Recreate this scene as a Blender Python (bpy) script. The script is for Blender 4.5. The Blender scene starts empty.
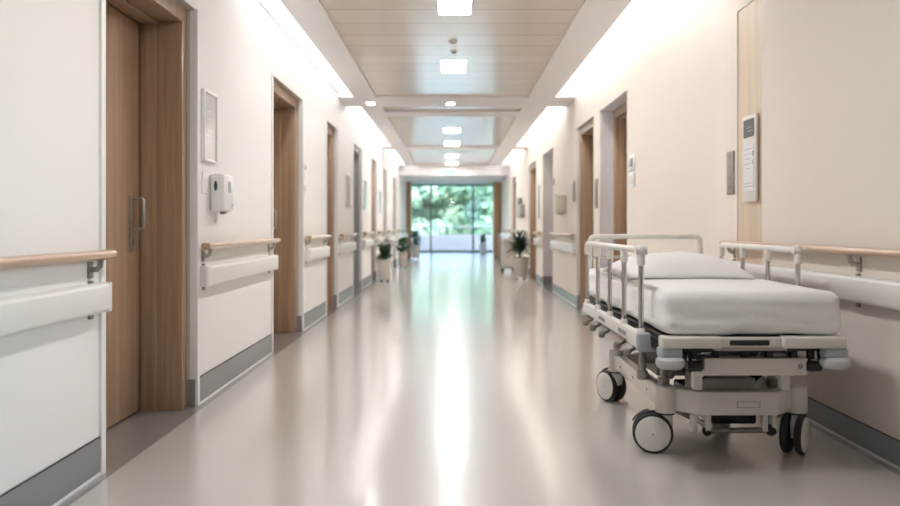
import bpy, bmesh, math, random
from mathutils import Vector, Matrix, noise
PI = math.pi
random.seed(7)
SC = bpy.context.scene
COL = SC.collection

# ------------------------------------------------------------------ materials
def nodes_of(name):
    m = bpy.data.materials.new(name); m.use_nodes = True
    nt = m.node_tree
    return m, nt, nt.nodes['Principled BSDF']

def mat(name, col, rough=0.5, metal=0.0, spec=0.5, var=0.0, vscale=6.0, bump=0.0, bscale=80.0, coat=0.0, coat_rough=0.05, sheen=0.0):
    m, nt, b = nodes_of(name)
    N, L = nt.nodes, nt.links
    b.inputs['Roughness'].default_value = rough
    b.inputs['Metallic'].default_value = metal
    b.inputs['Specular IOR Level'].default_value = spec
    b.inputs['Coat Weight'].default_value = coat
    b.inputs['Coat Roughness'].default_value = coat_rough
    b.inputs['Sheen Weight'].default_value = sheen
    tc = N.new('ShaderNodeTexCoord')
    nz = N.new('ShaderNodeTexNoise'); nz.inputs['Scale'].default_value = vscale; nz.inputs['Detail'].default_value = 4
    L.new(tc.outputs['Object'], nz.inputs['Vector'])
    mx = N.new('ShaderNodeMix'); mx.data_type = 'RGBA'
    a = [max(0, c * (1 - var)) for c in col]; c2 = [min(1, c * (1 + var)) for c in col]
    mx.inputs[6].default_value = (*a, 1); mx.inputs[7].default_value = (*c2, 1)
    L.new(nz.outputs['Fac'], mx.inputs[0]); L.new(mx.outputs[2], b.inputs['Base Color'])
    if bump:
        n2 = N.new('ShaderNodeTexNoise'); n2.inputs['Scale'].default_value = bscale; n2.inputs['Detail'].default_value = 3
        L.new(tc.outputs['Object'], n2.inputs['Vector'])
        bp = N.new('ShaderNodeBump'); bp.inputs['Strength'].default_value = bump; bp.inputs['Distance'].default_value = 0.01
        L.new(n2.outputs['Fac'], bp.inputs['Height']); L.new(bp.outputs['Normal'], b.inputs['Normal'])
    return m

def wood(name, dark, light, rough=0.35, axis='Z', scale=1.0, coat=0.1):
    """grain stretched along one axis"""
    m, nt, b = nodes_of(name)
    N, L = nt.nodes, nt.links
    tc = N.new('ShaderNodeTexCoord'); mp = N.new('ShaderNodeMapping')
    s = {'X': (0.6, 14, 14), 'Y': (14, 0.6, 14), 'Z': (14, 14, 0.6)}[axis]
    mp.inputs['Scale'].default_value = [v * scale for v in s]
    L.new(tc.outputs['Object'], mp.inputs['Vector'])
    nz = N.new('ShaderNodeTexNoise'); nz.inputs['Scale'].default_value = 1.6; nz.inputs['Detail'].default_value = 7; nz.inputs['Distortion'].default_value = 0.5
    L.new(mp.outputs['Vector'], nz.inputs['Vector'])
    n2 = N.new('ShaderNodeTexNoise'); n2.inputs['Scale'].default_value = 9; n2.inputs['Detail'].default_value = 4
    L.new(mp.outputs['Vector'], n2.inputs['Vector'])
    ad = N.new('ShaderNodeMath'); ad.operation = 'MULTIPLY_ADD'; ad.inputs[1].default_value = 0.35
    L.new(n2.outputs['Fac'], ad.inputs[0]); L.new(nz.outputs['Fac'], ad.inputs[2])
    cr = N.new('ShaderNodeValToRGB')
    cr.color_ramp.elements[0].position = 0.38; cr.color_ramp.elements[0].color = (*dark, 1)
    cr.color_ramp.elements[1].position = 0.85; cr.color_ramp.elements[1].color = (*light, 1)
    L.new(ad.outputs[0], cr.inputs['Fac']); L.new(cr.outputs['Color'], b.inputs['Base Color'])
    b.inputs['Roughness'].default_value = rough
    b.inputs['Coat Weight'].default_value = coat; b.inputs['Coat Roughness'].default_value = 0.15
    return m

def emit(name, col, strength):
    m, nt, b = nodes_of(name)
    b.inputs['Base Color'].default_value = (*col, 1)
    b.inputs['Emission Color'].default_value = (*col, 1)
    b.inputs['Emission Strength'].default_value = strength
    m.cycles.emission_sampling = 'FRONT'
    return m

def floor_mat(name, col, rough, var=0.05):
    m, nt, b = nodes_of(name)
    N, L = nt.nodes, nt.links
    tc = N.new('ShaderNodeTexCoord')
    sp = N.new('ShaderNodeTexNoise'); sp.inputs['Scale'].default_value = 90; sp.inputs['Detail'].default_value = 1
    L.new(tc.outputs['Object'], sp.inputs['Vector'])
    mx = N.new('ShaderNodeMix'); mx.data_type = 'RGBA'
    mx.inputs[6].default_value = (*[c * (1 - var) for c in col], 1); mx.inputs[7].default_value = (*[c * (1 + var) for c in col], 1)
    L.new(sp.outputs['Fac'], mx.inputs[0]); L.new(mx.outputs[2], b.inputs['Base Color'])
    b.inputs['Roughness'].default_value = rough
    b.inputs['IOR'].default_value = 1.5
    b.inputs['Coat Weight'].default_value = 1.0; b.inputs['Coat Roughness'].default_value = 0.13; b.inputs['Coat IOR'].default_value = 1.5
    return m

def plank_ceiling(name):
    """glossy timber-look planks laid across the corridor, thin dark joints every 0.41 m"""
    m, nt, b = nodes_of(name)
    N, L = nt.nodes, nt.links
    tc = N.new('ShaderNodeTexCoord'); sx = N.new('ShaderNodeSeparateXYZ')
    L.new(tc.outputs['Object'], sx.inputs[0])
    dv = N.new('ShaderNodeMath'); dv.operation = 'DIVIDE'; dv.inputs[1].default_value = 0.41
    L.new(sx.outputs['Y'], dv.inputs[0])
    fr = N.new('ShaderNodeMath'); fr.operation = 'FRACT'; L.new(dv.outputs[0], fr.inputs[0])
    fl = N.new('ShaderNodeMath'); fl.operation = 'FLOOR'; L.new(dv.outputs[0], fl.inputs[0])
    wn = N.new('ShaderNodeTexWhiteNoise'); wn.noise_dimensions = '1D'; L.new(fl.outputs[0], wn.inputs['W'])
    lt = N.new('ShaderNodeMath'); lt.operation = 'LESS_THAN'; lt.inputs[1].default_value = 0.035; L.new(fr.outputs[0], lt.inputs[0])
    mp = N.new('ShaderNodeMapping'); mp.inputs['Scale'].default_value = (1.0, 22, 22); L.new(tc.outputs['Object'], mp.inputs['Vector'])
    nz = N.new('ShaderNodeTexNoise'); nz.inputs['Scale'].default_value = 1.5; nz.inputs['Detail'].default_value = 6
    L.new(mp.outputs['Vector'], nz.inputs['Vector'])
    ad = N.new('ShaderNodeMath'); ad.operation = 'MULTIPLY_ADD'; ad.inputs[1].default_value = 0.35
    L.new(wn.outputs['Value'], ad.inputs[0]); L.new(nz.outputs['Fac'], ad.inputs[2])
    cr = N.new('ShaderNodeValToRGB')
    cr.color_ramp.elements[0].position = 0.3; cr.color_ramp.elements[0].color = (0.66, 0.56, 0.465, 1)
    cr.color_ramp.elements[1].position = 1.0; cr.color_ramp.elements[1].color = (0.77, 0.68, 0.585, 1)
    L.new(ad.outputs[0], cr.inputs['Fac'])
    mx = N.new('ShaderNodeMix'); mx.data_type = 'RGBA'; mx.inputs[7].default_value = (0.36, 0.28, 0.22, 1)
    L.new(lt.outputs[0], mx.inputs[0]); L.new(cr.outputs['Color'], mx.inputs[6]); L.new(mx.outputs[2], b.inputs['Base Color'])
    b.inputs['Roughness'].default_value = 0.28; b.inputs['Coat Weight'].default_value = 0.4; b.inputs['Coat Roughness'].default_value = 0.14
    bp = N.new('ShaderNodeBump'); bp.invert = True; bp.inputs['Strength'].default_value = 0.5; bp.inputs['Distance'].default_value = 0.004
    L.new(lt.outputs[0], bp.inputs['Height']); L.new(bp.outputs['Normal'], b.inputs['Normal'])
    return m

def glass_mat(name):
    m, nt, b = nodes_of(name)
    N, L = nt.nodes, nt.links
    N.remove(b)
    out = N['Material Output']
    tr = N.new('ShaderNodeBsdfTransparent'); tr.inputs['Color'].default_value = (0.93, 0.97, 0.96, 1)
    gl = N.new('ShaderNodeBsdfGlossy'); gl.inputs['Roughness'].default_value = 0.02
    fz = N.new('ShaderNodeFresnel'); fz.inputs['IOR'].default_value = 1.45
    mx = N.new('ShaderNodeMixShader')
    L.new(fz.outputs[0], mx.inputs[0]); L.new(tr.outputs[0], mx.inputs[1]); L.new(gl.outputs[0], mx.inputs[2]); L.new(mx.outputs[0], out.inputs['Surface'])
    return m

WALLCOL = (0.865, 0.855, 0.845)
M = {}
M['wall'] = mat('wall_paint', WALLCOL, 0.62, var=0.012, vscale=1.5, bump=0.03, bscale=220)
M['wall_warm'] = mat('wall_paint_warm', (0.80, 0.74, 0.68), 0.62, var=0.012, vscale=1.5, bump=0.03, bscale=220)
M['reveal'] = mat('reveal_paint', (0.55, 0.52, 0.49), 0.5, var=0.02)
M['reveal_cool'] = mat('reveal_laminate', (0.72, 0.73, 0.80), 0.3, var=0.02)
M['ceil'] = mat('ceiling_paint', (0.90, 0.895, 0.905), 0.6, var=0.01)
M['plank'] = plank_ceiling('ceiling_planks')
M['floor'] = floor_mat('vinyl_floor', (0.615, 0.59, 0.565), 0.276)
M['floor_edge'] = floor_mat('vinyl_border', (0.27, 0.265, 0.265), 0.276, 0.03)
M['base'] = mat('skirting_vinyl', (0.245, 0.255, 0.265), 0.42, var=0.03, coat=0.15)
M['trimw'] = mat('corner_metal', (0.84, 0.845, 0.85), 0.4, metal=0.0, var=0.02)
M['gap'] = mat('shadow_gap', (0.42, 0.40, 0.38), 0.6)
M['door'] = wood('door_oak', (0.30, 0.187, 0.115), (0.46, 0.315, 0.21), 0.38, 'Z')
M['jamb'] = wood('frame_oak', (0.27, 0.17, 0.105), (0.43, 0.295, 0.195), 0.38, 'Z')
M['door_grey'] = mat('door_grey', (0.36, 0.36, 0.37), 0.4, var=0.03)
M['railwood'] = wood('rail_beech', (0.42, 0.265, 0.17), (0.60, 0.425, 0.30), 0.3, 'Y', coat=0.3)
M['oakpost'] = wood('pilaster_oak', (0.42, 0.22, 0.11), (0.60, 0.36, 0.2), 0.35, 'Z')
M['laminate'] = wood('niche_laminate', (0.60, 0.48, 0.36), (0.72, 0.60, 0.47), 0.45, 'Z', coat=0.0)
M['guard'] = mat('guard_vinyl', (0.78, 0.77, 0.75), 0.35, var=0.02)
M['steel'] = mat('brushed_steel', (0.50, 0.49, 0.47), 0.28, metal=1.0, var=0.08, vscale=60)
M['bracket'] = mat('bracket_metal', (0.30, 0.29, 0.26), 0.4, metal=0.7, var=0.05)
M['white'] = mat('white_plastic', (0.88, 0.88, 0.885), 0.28, var=0.01)
M['offwhite'] = mat('offwhite_plastic', (0.74, 0.72, 0.69), 0.35, var=0.01)
M['board'] = mat('board_gloss', (0.70, 0.71, 0.715), 0.12, var=0.04, vscale=5, coat=0.5)
M['greyplate'] = mat('grey_plate', (0.34, 0.325, 0.30), 0.4, metal=0.3, var=0.05)
M['ink'] = mat('grey_ink', (0.30, 0.30, 0.31), 0.6)
M['darklabel'] = mat('dark_label', (0.115, 0.115, 0.12), 0.5, var=0.1)
M['paper'] = mat('sign_paper', (0.78, 0.785, 0.80), 0.35, var=0.01)
M['black'] = mat('black_rubber', (0.018, 0.018, 0.018), 0.55, var=0.2)
M['dark'] = mat('dark_mechanism', (0.035, 0.033, 0.032), 0.5, metal=0.3, var=0.15)
M['sensor'] = mat('sensor_window', (0.01, 0.03, 0.045), 0.1, coat=1)
M['cream'] = mat('bed_enamel', (0.72, 0.69, 0.645), 0.32, var=0.02, coat=0.25)
M['cream_rail'] = mat('bed_rail_plastic', (0.79, 0.77, 0.735), 0.35, var=0.02)
M['bluegrey'] = mat('bed_corner_plastic', (0.40, 0.435, 0.46), 0.4, var=0.02)
M['bumper'] = mat('bed_bumper', (0.52, 0.535, 0.54), 0.4, var=0.03)
M['chrome'] = mat('rail_chrome', (0.62, 0.60, 0.57), 0.18, metal=1.0, var=0.05)
M['sheet'] = mat('cotton_sheet', (0.88, 0.885, 0.90), 0.85, var=0.01, bump=0.12, bscale=35, sheen=0.15)
M['pillow'] = mat('pillow_cotton', (0.88, 0.88, 0.89), 0.85, var=0.01, bump=0.12, bscale=25, sheen=0.15)
M['bellows'] = mat('column_cover', (0.40, 0.38, 0.35), 0.45, var=0.04)
M['wheel'] = mat('wheel_plastic', (0.70, 0.68, 0.65), 0.4, var=0.02)
M['pot'] = mat('pot_taupe', (0.47, 0.43, 0.39), 0.5, var=0.06)
M['potlight'] = mat('pot_cream', (0.64, 0.60, 0.56), 0.5, var=0.04)
M['soil'] = mat('soil', (0.06, 0.04, 0.03), 0.95, var=0.4, vscale=40)
M['leaf'] = mat('leaf_green', (0.05, 0.13, 0.045), 0.45, var=0.35, vscale=9)
M['leafdark'] = mat('leaf_dark', (0.030, 0.065, 0.030), 0.5, var=0.35, vscale=9)
M['petal'] = mat('petal_white', (0.82, 0.80, 0.80), 0.6, var=0.03)
M['alu'] = mat('window_aluminium', (0.16, 0.18, 0.18), 0.4, metal=0.3, var=0.03)
M['glass'] = glass_mat('window_glass')
M['parapet'] = mat('parapet_render', (0.40, 0.40, 0.415), 0.8, var=0.02)
M['railing'] = mat('railing_grey', (0.22, 0.23, 0.235), 0.5, var=0.03)
M['concrete'] = mat('balcony_concrete', (0.45, 0.45, 0.44), 0.8, var=0.05)
M['grass'] = mat('grass_ground', (0.10, 0.20, 0.06), 0.9, var=0.3)
M['bark'] = mat('bark', (0.11, 0.075, 0.05), 0.9, var=0.3)
for i, c in enumerate([(0.15, 0.225, 0.19), (0.17, 0.245, 0.195), (0.135, 0.21, 0.175)]):
    m_ = M['tree%d' % i] = mat('tree_leaf_%d' % i, c, 0.6, var=0.25, vscale=1.5)
    N_, L_ = m_.node_tree.nodes, m_.node_tree.links          # leaves let daylight through
    tl = N_.new('ShaderNodeBsdfTranslucent'); tl.inputs['Color'].default_value = (c[0] * 1.8, c[1] * 1.9, c[2] * 1.8, 1)
    ms = N_.new('ShaderNodeMixShader'); ms.inputs[0].default_value = 0.5
    L_.new(N_['Principled BSDF'].outputs[0], ms.inputs[1]); L_.new(tl.outputs[0], ms.inputs[2]); L_.new(ms.outputs[0], N_['Material Output'].inputs['Surface'])
M['cart'] = mat('cart_beige', (0.52, 0.47, 0.42), 0.45, var=0.03)
M['led'] = emit('led_strip', (1.0, 0.972, 0.935), 17.5)
M['panel_light'] = emit('light_panel', (1.0, 0.99, 0.975), 25)
M['exit'] = emit('exit_green', (0.06, 0.62, 0.34), 1.0)
M['exit_w'] = emit('exit_white', (0.8, 1.0, 0.9), 1.0)
M['lightframe'] = mat('light_frame', (0.85, 0.85, 0.85), 0.4)

# ------------------------------------------------------------------ mesh helpers
class MB:
    def __init__(self): self.bm = bmesh.new()
    def _add(self, tmp, mi):
        for f in tmp.faces: f.material_index = mi
        me = bpy.data.meshes.new('tmp'); tmp.to_mesh(me); tmp.free()
        self.bm.from_mesh(me); bpy.data.meshes.remove(me)
        return self
    def box(self, x0, x1, y0, y1, z0, z1, bev=0.0, seg=2, mi=0, mtx=None):
        t = bmesh.new(); bmesh.ops.create_cube(t, size=1)
        for v in t.verts:
            v.co = Vector(((x0 + x1) / 2 + v.co.x * (x1 - x0), (y0 + y1) / 2 + v.co.y * (y1 - y0), (z0 + z1) / 2 + v.co.z * (z1 - z0)))
        if bev: bmesh.ops.bevel(t, geom=t.edges[:], offset=bev, segments=seg, affect='EDGES', profile=0.5)
        if mtx: bmesh.ops.transform(t, matrix=mtx, verts=t.verts)
        return self._add(t, mi)
    def prism(self, pts, z0, z1, mi=0, bev=0.0, axis='Z', mtx=None):
        """polygon extruded along an axis: Z -> pts are (x,y); X -> (y,z); Y -> (x,z)"""
        t = bmesh.new()
        def P(p, h): return {'Z': (p[0], p[1], h), 'X': (h, p[0], p[1]), 'Y': (p[0], h, p[1])}[axis]
        a = [t.verts.new(P(p, z0)) for p in pts]; b = [t.verts.new(P(p, z1)) for p in pts]
        n = len(pts)
        t.faces.new(a[::-1]); t.faces.new(b)
        for i in range(n): t.faces.new((a[i], a[(i + 1) % n], b[(i + 1) % n], b[i]))
        bmesh.ops.recalc_face_normals(t, faces=t.faces)
        if bev: bmesh.ops.bevel(t, geom=t.edges[:], offset=bev, segments=2, affect='EDGES', profile=0.5)
        if mtx: bmesh.ops.transform(t, matrix=mtx, verts=t.verts)
        return self._add(t, mi)
    def tube(self, pts, r, n=12, mi=0, cap=True):
        t = bmesh.new(); pts = [Vector(p) for p in pts]; rings = []
        rr = r if isinstance(r, (list, tuple)) else [r] * len(pts)
        up = None
        for i, p in enumerate(pts):
            d = (pts[min(i + 1, len(pts) - 1)] - pts[max(i - 1, 0)]).normalized()
            if up is None: up = Vector((0, 0, 1)) if abs(d.z) < 0.9 else Vector((0, 1, 0))
            u = d.cross(up)
            if u.length < 1e-5: u = d.cross(Vector((1, 0, 0)))
            u.normalize(); w = u.cross(d).normalized(); up = w
            rings.append([t.verts.new(p + (u * math.cos(2 * PI * k / n) + w * math.sin(2 * PI * k / n)) * rr[i]) for k in range(n)])
        for a, b in zip(rings, rings[1:]):
            for k in range(n): t.faces.new((a[k], a[(k + 1) % n], b[(k + 1) % n], b[k]))
        if cap: t.faces.new(rings[0][::-1]); t.faces.new(rings[-1])
        bmesh.ops.recalc_face_normals(t, faces=t.faces)
        return self._add(t, mi)
    def lathe(self, prof, c=(0, 0, 0), n=24, mi=0, mtx=None):
        """prof = [(radius, height)...] about the Z axis"""
        t = bmesh.new(); rings = []
        for r, h in prof:
            rings.append([t.verts.new((r * math.cos(2 * PI * k / n), r * math.sin(2 * PI * k / n), h)) for k in range(n)])
        for a, b in zip(rings, rings[1:]):
            for k in range(n): t.faces.new((a[k], a[(k + 1) % n], b[(k + 1) % n], b[k]))
        t.faces.new(rings[0][::-1]); t.faces.new(rings[-1])
        bmesh.ops.recalc_face_normals(t, faces=t.faces)
        if mtx: bmesh.ops.transform(t, matrix=mtx, verts=t.verts)
        bmesh.ops.translate(t, vec=Vector(c), verts=t.verts)
        return self._add(t, mi)
    def ball(self, c, r, sc=(1, 1, 1), mi=0, u=16, v=10):
        t = bmesh.new(); bmesh.ops.create_uvsphere(t, u_segments=u, v_segments=v, radius=r)
        for vv in t.verts: vv.co = Vector((vv.co.x * sc[0] + c[0], vv.co.y * sc[1] + c[1], vv.co.z * sc[2] + c[2]))
        return self._add(t, mi)
    def quad(self, a, b, c, d, mi=0):
        f = self.bm.faces.new([self.bm.verts.new(p) for p in (a, b, c, d)]); f.material_index = mi
        return self

WORLD = {}
def tag(o, label=None, cat=None, group=None, kind=None):
    if label: o['label'] = label
    if cat: o['category'] = cat
    if group: o['group'] = group
    if kind: o['kind'] = kind
    return o
def empty(name, loc):
    o = bpy.data.objects.new(name, None); COL.objects.link(o); o.location = loc; o.empty_display_size = 0.1
    WORLD[o] = Vector(loc)
    return o
def build(mb, name, mats, parent=None, smooth=True, angle=35, origin=None):
    """links the collected shapes as ONE mesh object; shapes are given in world coordinates"""
    bm = mb.bm
    if parent is not None: off = WORLD[parent]
    elif origin is not None: off = Vector(origin)
    else:
        xs = [v.co.x for v in bm.verts]; ys = [v.co.y for v in bm.verts]; zs = [v.co.z for v in bm.verts]
        off = Vector(((min(xs) + max(xs)) / 2, (min(ys) + max(ys)) / 2, min(zs)))
    for v in bm.verts: v.co -= off
    me = bpy.data.meshes.new(name); bm.to_mesh(me); bm.free()
    for m_ in (mats if isinstance(mats, (list, tuple)) else [mats]): me.materials.append(m_)
    if smooth:
        for p in me.polygons: p.use_smooth = True
        me.set_sharp_from_angle(angle=math.radians(angle))
    o = bpy.data.objects.new(name, me); COL.objects.link(o)
    WORLD[o] = off.copy()
    if parent is not None: o.parent = parent
    else: o.location = off
    return o
def build_each(mb, name, mats, parent, **k):
    """every loose piece of the collected shapes becomes a part of its own"""
    bm = mb.bm; seen = set(); bm.faces.ensure_lookup_table()
    for f0 in bm.faces:
        if f0.index in seen: continue
        isl, st = [], [f0]; seen.add(f0.index)
        while st:
            f = st.pop(); isl.append(f)
            for v in f.verts:
                for g in v.link_faces:
                    if g.index not in seen: seen.add(g.index); st.append(g)
        m_ = MB(); vm = {}
        for f in isl:
            vs = []
            for v in f.verts:
                if v not in vm: vm[v] = m_.bm.verts.new(v.co)
                vs.append(vm[v])
            m_.bm.faces.new(vs).material_index = f.material_index
        build(m_, name, mats, parent, **k)
    bm.free()
def struct(mb, name, mats, label, parent=None, **k):
    o = build(mb, name, mats, parent, **k)
    tag(o, label, kind='structure')
    return o
def copy_tree(o, delta, parent=None):
    c = o.copy(); COL.objects.link(c)
    if parent is None: c.location = o.location + Vector(delta)
    else: c.parent = parent
    WORLD[c] = WORLD[o] + Vector(delta)
    for ch in list(o.children): copy_tree(ch, delta, c)
    return c

# ------------------------------------------------------------------ layout constants (metres; y runs down the corridor)
XL = -1.42                       # left wall plane
XN, XF = 1.84, 1.54              # right wall plane beside the bed / further on
YB, YE = -3.2, 26.0              # corridor from behind the viewpoint to its mouth
YW = 31.5                        # window wall of the end lobby
ZT = 3.2
def xr(y):
    if y <= 5.55: return XN
    if y >= 6.75: return XF
    t = (y - 5.55) / 1.2
    return XN + (XF - XN) * (0.5 - 0.5 * math.cos(PI * t))

LD = [(3.336, 4.54), (6.47, 7.76), (9.24, 10.13), (11.76, 12.8), (14.4, 15.35), (16.9, 17.7), (19.7, 20.8)]
RD = [(7.2, 8.53), (8.9, 10.1), (12.5, 13.9), (15.0, 16.5), (19.7, 21.1)]
ZD = 2.2
def solids(gaps, a, b):
    out = []; p = a
    for g0, g1 in gaps: out.append((p, g0)); p = g1
    out.append((p, b)); return out
LS, RS = solids(LD, YB, YE), solids(RD, 6.75, YE)

# ------------------------------------------------------------------ walls
w = MB()
for a, b in LS: w.box(XL - 0.32, XL, a, b, 0, ZT)
for a, b in LD: w.box(XL - 0.32, XL, a, b, ZD, ZT)
struct(w, 'wall_left', M['wall'], 'pale plaster wall with wood doors and handrails, dispenser on it')
w = MB()
NY0, NY1, NZ = 4.87, 5.29, 2.38   # shallow laminate-lined niche behind the sign
for bx in ((YB, .8, 0, ZT), (1.6, NY0, 0, ZT), (.8, 1.6, 0, 1.2), (.8, 1.6, 2.3, ZT)): w.box(XN, XN + 0.45, *bx)
w.box(XN, XN + 0.45, NY0, NY1, NZ, ZT)
w.box(XN + 0.025, XN + 0.45, NY0, NY1, 0, NZ)
ys = [5.55 + 1.2 * i / 24 for i in range(25)]
w.prism([(XN, NY1)] + [(xr(y), y) for y in ys] + [(XN + 0.45, 6.75), (XN + 0.45, NY1)], 0, ZT)
for a, b in RS: w.box(XF, XF + 0.32, a, b, 0, ZT)
for a, b in RD: w.box(XF, XF + 0.32, a, b, ZD, ZT)
struct(w, 'wall_right', M['wall_warm'], 'warm plaster wall behind the hospital bed')
w = MB(); w.box(XN + 0.006, XN + 0.024, NY0 + .002, NY1 - .002, 0.12, NZ - .002)
struct(w, 'trim_1', M['laminate'], 'pale wood laminate strip lining the shallow niche behind the sign')
w = MB(); w.box(XL - 0.32, XN + 0.45, YB - 0.15, YB, 0, ZT)
struct(w, 'wall_back', M['wall'], 'plain end wall behind the viewpoint')

# lobby at the end of the corridor
w = MB(); w.box(-4.3, -4.1, YE - .1, YW, 0, 2.9); struct(w, 'wall_lobby', M['wall'], 'side wall of the lobby')
w = MB(); w.box(4.1, 4.3, YE - .1, YW, 0, 2.9); struct(w, 'wall_lobby', M['wall'], 'side wall of the lobby')
w = MB(); w.box(-4.3, XL - .32, YE - .1, YE, 0, 2.9); struct(w, 'wall_lobby', M['wall'], 'return wall of the lobby')
w = MB(); w.box(XF + .32, 4.3, YE - .1, YE, 0, 2.9); struct(w, 'wall_lobby', M['wall'], 'return wall of the lobby')
w = MB(); w.box(-4.3, 4.3, YE + .05, YW + .1, 2.6, 2.9); struct(w, 'ceiling_lobby', M['ceil'], 'white ceiling of the lobby')
# portal: oak pilasters under a dropped white bulkhead
w = MB(); w.box(XL, -1.27, 25.55, 25.98, 0, 2.36, 0.006); struct(w, 'trim_2', M['oakpost'], 'oak clad pilaster beside the end window, on the side of the wood doors wall')
w = MB(); w.box(1.29, XF, 25.55, 25.98, 0, 2.36, 0.006); struct(w, 'trim_3', M['oakpost'], 'oak clad pilaster beside the end window, on the bed side')
w = MB(); w.box(XL, XF, 22.0, 25.999, 2.36, ZT); struct(w, 'ceiling_bulkhead', M['ceil'], 'dropped white bulkhead before the end window')

# ------------------------------------------------------------------ floor
fl = MB()
yy = [YB, 0, 3, 5.55] + [5.55 + 1.2 * i / 12 for i in range(1, 13)] + [12, 18, YE]
EW = 0.048
for a, b in zip(yy, yy[1:]):
    fl.quad((XL - .4, a, 0), (XL + .05, a, 0), (XL + .05, b, 0), (XL - .4, b, 0), 1)
    fl.quad((XL + .05, a, 0), (xr(a) - EW, a, 0), (xr(b) - EW, b, 0), (XL + .05, b, 0), 0)
    fl.quad((xr(a) - EW, a, 0), (2.3, a, 0), (2.3, b, 0), (xr(b) - EW, b, 0), 1)
fl.quad((-4.3, YE, 0), (4.3, YE, 0), (4.3, YW + .2, 0), (-4.3, YW + .2, 0), 0)
bmesh.ops.remove_doubles(fl.bm, verts=fl.bm.verts, dist=1e-5)
struct(fl, 'floor', [M['floor'], M['floor_edge']], 'glossy beige vinyl corridor floor with grey borders', smooth=False, origin=(0, 0, 0))

# ------------------------------------------------------------------ skirting, corner guards, shadow gaps
def baseboard(side, a, b, h):
    m_ = MB(); s = XL if side == 'left' else None
    if side == 'left':
        m_.box(XL, XL + .006, a, b, 0.012, h, mi=0); m_.box(XL, XL + .009, a, b, 0, 0.012, mi=1)
        m_.box(XL, XL + .007, a, b, h, h + .004, mi=2)
    elif b <= 5.6 or a >= 6.7:
        x = xr((a + b) / 2)
        m_.box(x - .006, x, a, b, 0.012, h, mi=0); m_.box(x - .009, x, a, b, 0, 0.012, mi=1); m_.box(x - .007, x, a, b, h, h + .004, mi=2)
    else:
        pts = [(xr(y), y) for y in ys]
        for t, z0, z1, k in ((.006, .012, h, 0), (.009, 0, .012, 1), (.007, h, h + .004, 2)):
            m_.prism([(p[0] - t, p[1]) for p in pts] + [(p[0] + .003, p[1]) for p in pts[::-1]], z0, z1, mi=k)
    struct(m_, 'baseboard_' + side, [M['base'], M['trimw'], M['dark']], 'grey vinyl skirting with a pale metal foot strip')
for a, b in LS: baseboard('left', a, b, .15)
baseboard('right', YB, NY1 + .26, .115); baseboard('right', 5.55, 6.75, .115)
for a, b in RS: baseboard('right', a, b, .12)
tn = [3]
def trim(mb, m_, lab):
    tn[0] += 1; struct(mb, 'trim_%d' % tn[0], m_, lab)
for a, b in LD:
    for y, sg in ((a, -1), (b, 1)):
        m_ = MB(); y0, y1 = sorted((y, y + sg * .04)); m_.box(XL, XL + .012, y0, y1, 0, ZD + .0)
        y0, y1 = sorted((y, y - sg * .004)); m_.box(XL - .03, XL + .005, y0, y1, 0, ZD)
        trim(m_, M['trimw'], 'slim metal corner guard at a door opening')
for a, b in RD:
    for y, sg in ((a, -1), (b, 1)):
        m_ = MB(); y0, y1 = sorted((y, y + sg * .022)); m_.box(XF - .004, XF, y0, y1, 0, ZD)
        y0, y1 = sorted((y, y - sg * .004)); m_.box(XF - .004, XF + .03, y0, y1, 0, ZD)
        trim(m_, M['offwhite'], 'slim corner guard at a door opening')
m_ = MB(); m_.box(XL, XL + .008, YB, 21.9, 2.645, 2.660); trim(m_, M['gap'], 'thin grey shadow line along the top of the wall')
m_ = MB(); m_.box(XF - .008, XF, 6.75, 21.9, 2.735, 2.750); trim(m_, M['gap'], 'thin grey shadow line along the top of the wall')

# ------------------------------------------------------------------ ceiling: white soffits, plank panels, lit coves
ZS, ZP, ZC = 2.60, 2.625, 3.02
SL, SR, PW = -1.22, 1.28, 0.95
BANDS = [(10.2, 11.0), (11.5, 12.0), (16.6, 17.2), (21.6, 22.0)]
c = MB()
c.box(XL, XN + .45, YB, 22.0, ZC, ZT)                                  # top of coves
for x0, x1, lip in ((SL, -PW, SL), (PW, SR, SR)):
    c.box(x0, x1, YB, 21.6, ZS, ZS + .03)
    l0, l1 = (lip, lip + .015) if lip < 0 else (lip - .015, lip)
    c.box(l0, l1, YB, 21.6, ZS + .03, ZS + .045)
    i0, i1 = (-PW - .02, -PW) if lip < 0 else (PW, PW + .02)
    c.box(i0, i1, YB, 21.6, ZS + .03, ZC)
for a, b in BANDS:
    c.box(-PW, PW, a, b, ZS, ZS + .03)
    if (a, b) != BANDS[1]:
        c.box(XL, SL, a, b, ZS, ZC); c.box(SR, XN, a, b, ZS, ZC)
struct(c, 'ceiling', M['ceil'], 'white dropped ceiling edges with cross bands', smooth=False)
prev = YB
for i, (a, b) in enumerate(BANDS):
    p = MB(); p.box(-PW, PW, prev, a, ZP, ZP + .02)
    struct(p, 'ceiling_panel', M['plank'], 'glossy wood plank ceiling bay', origin=(0, 0, ZP)); prev = b

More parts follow.
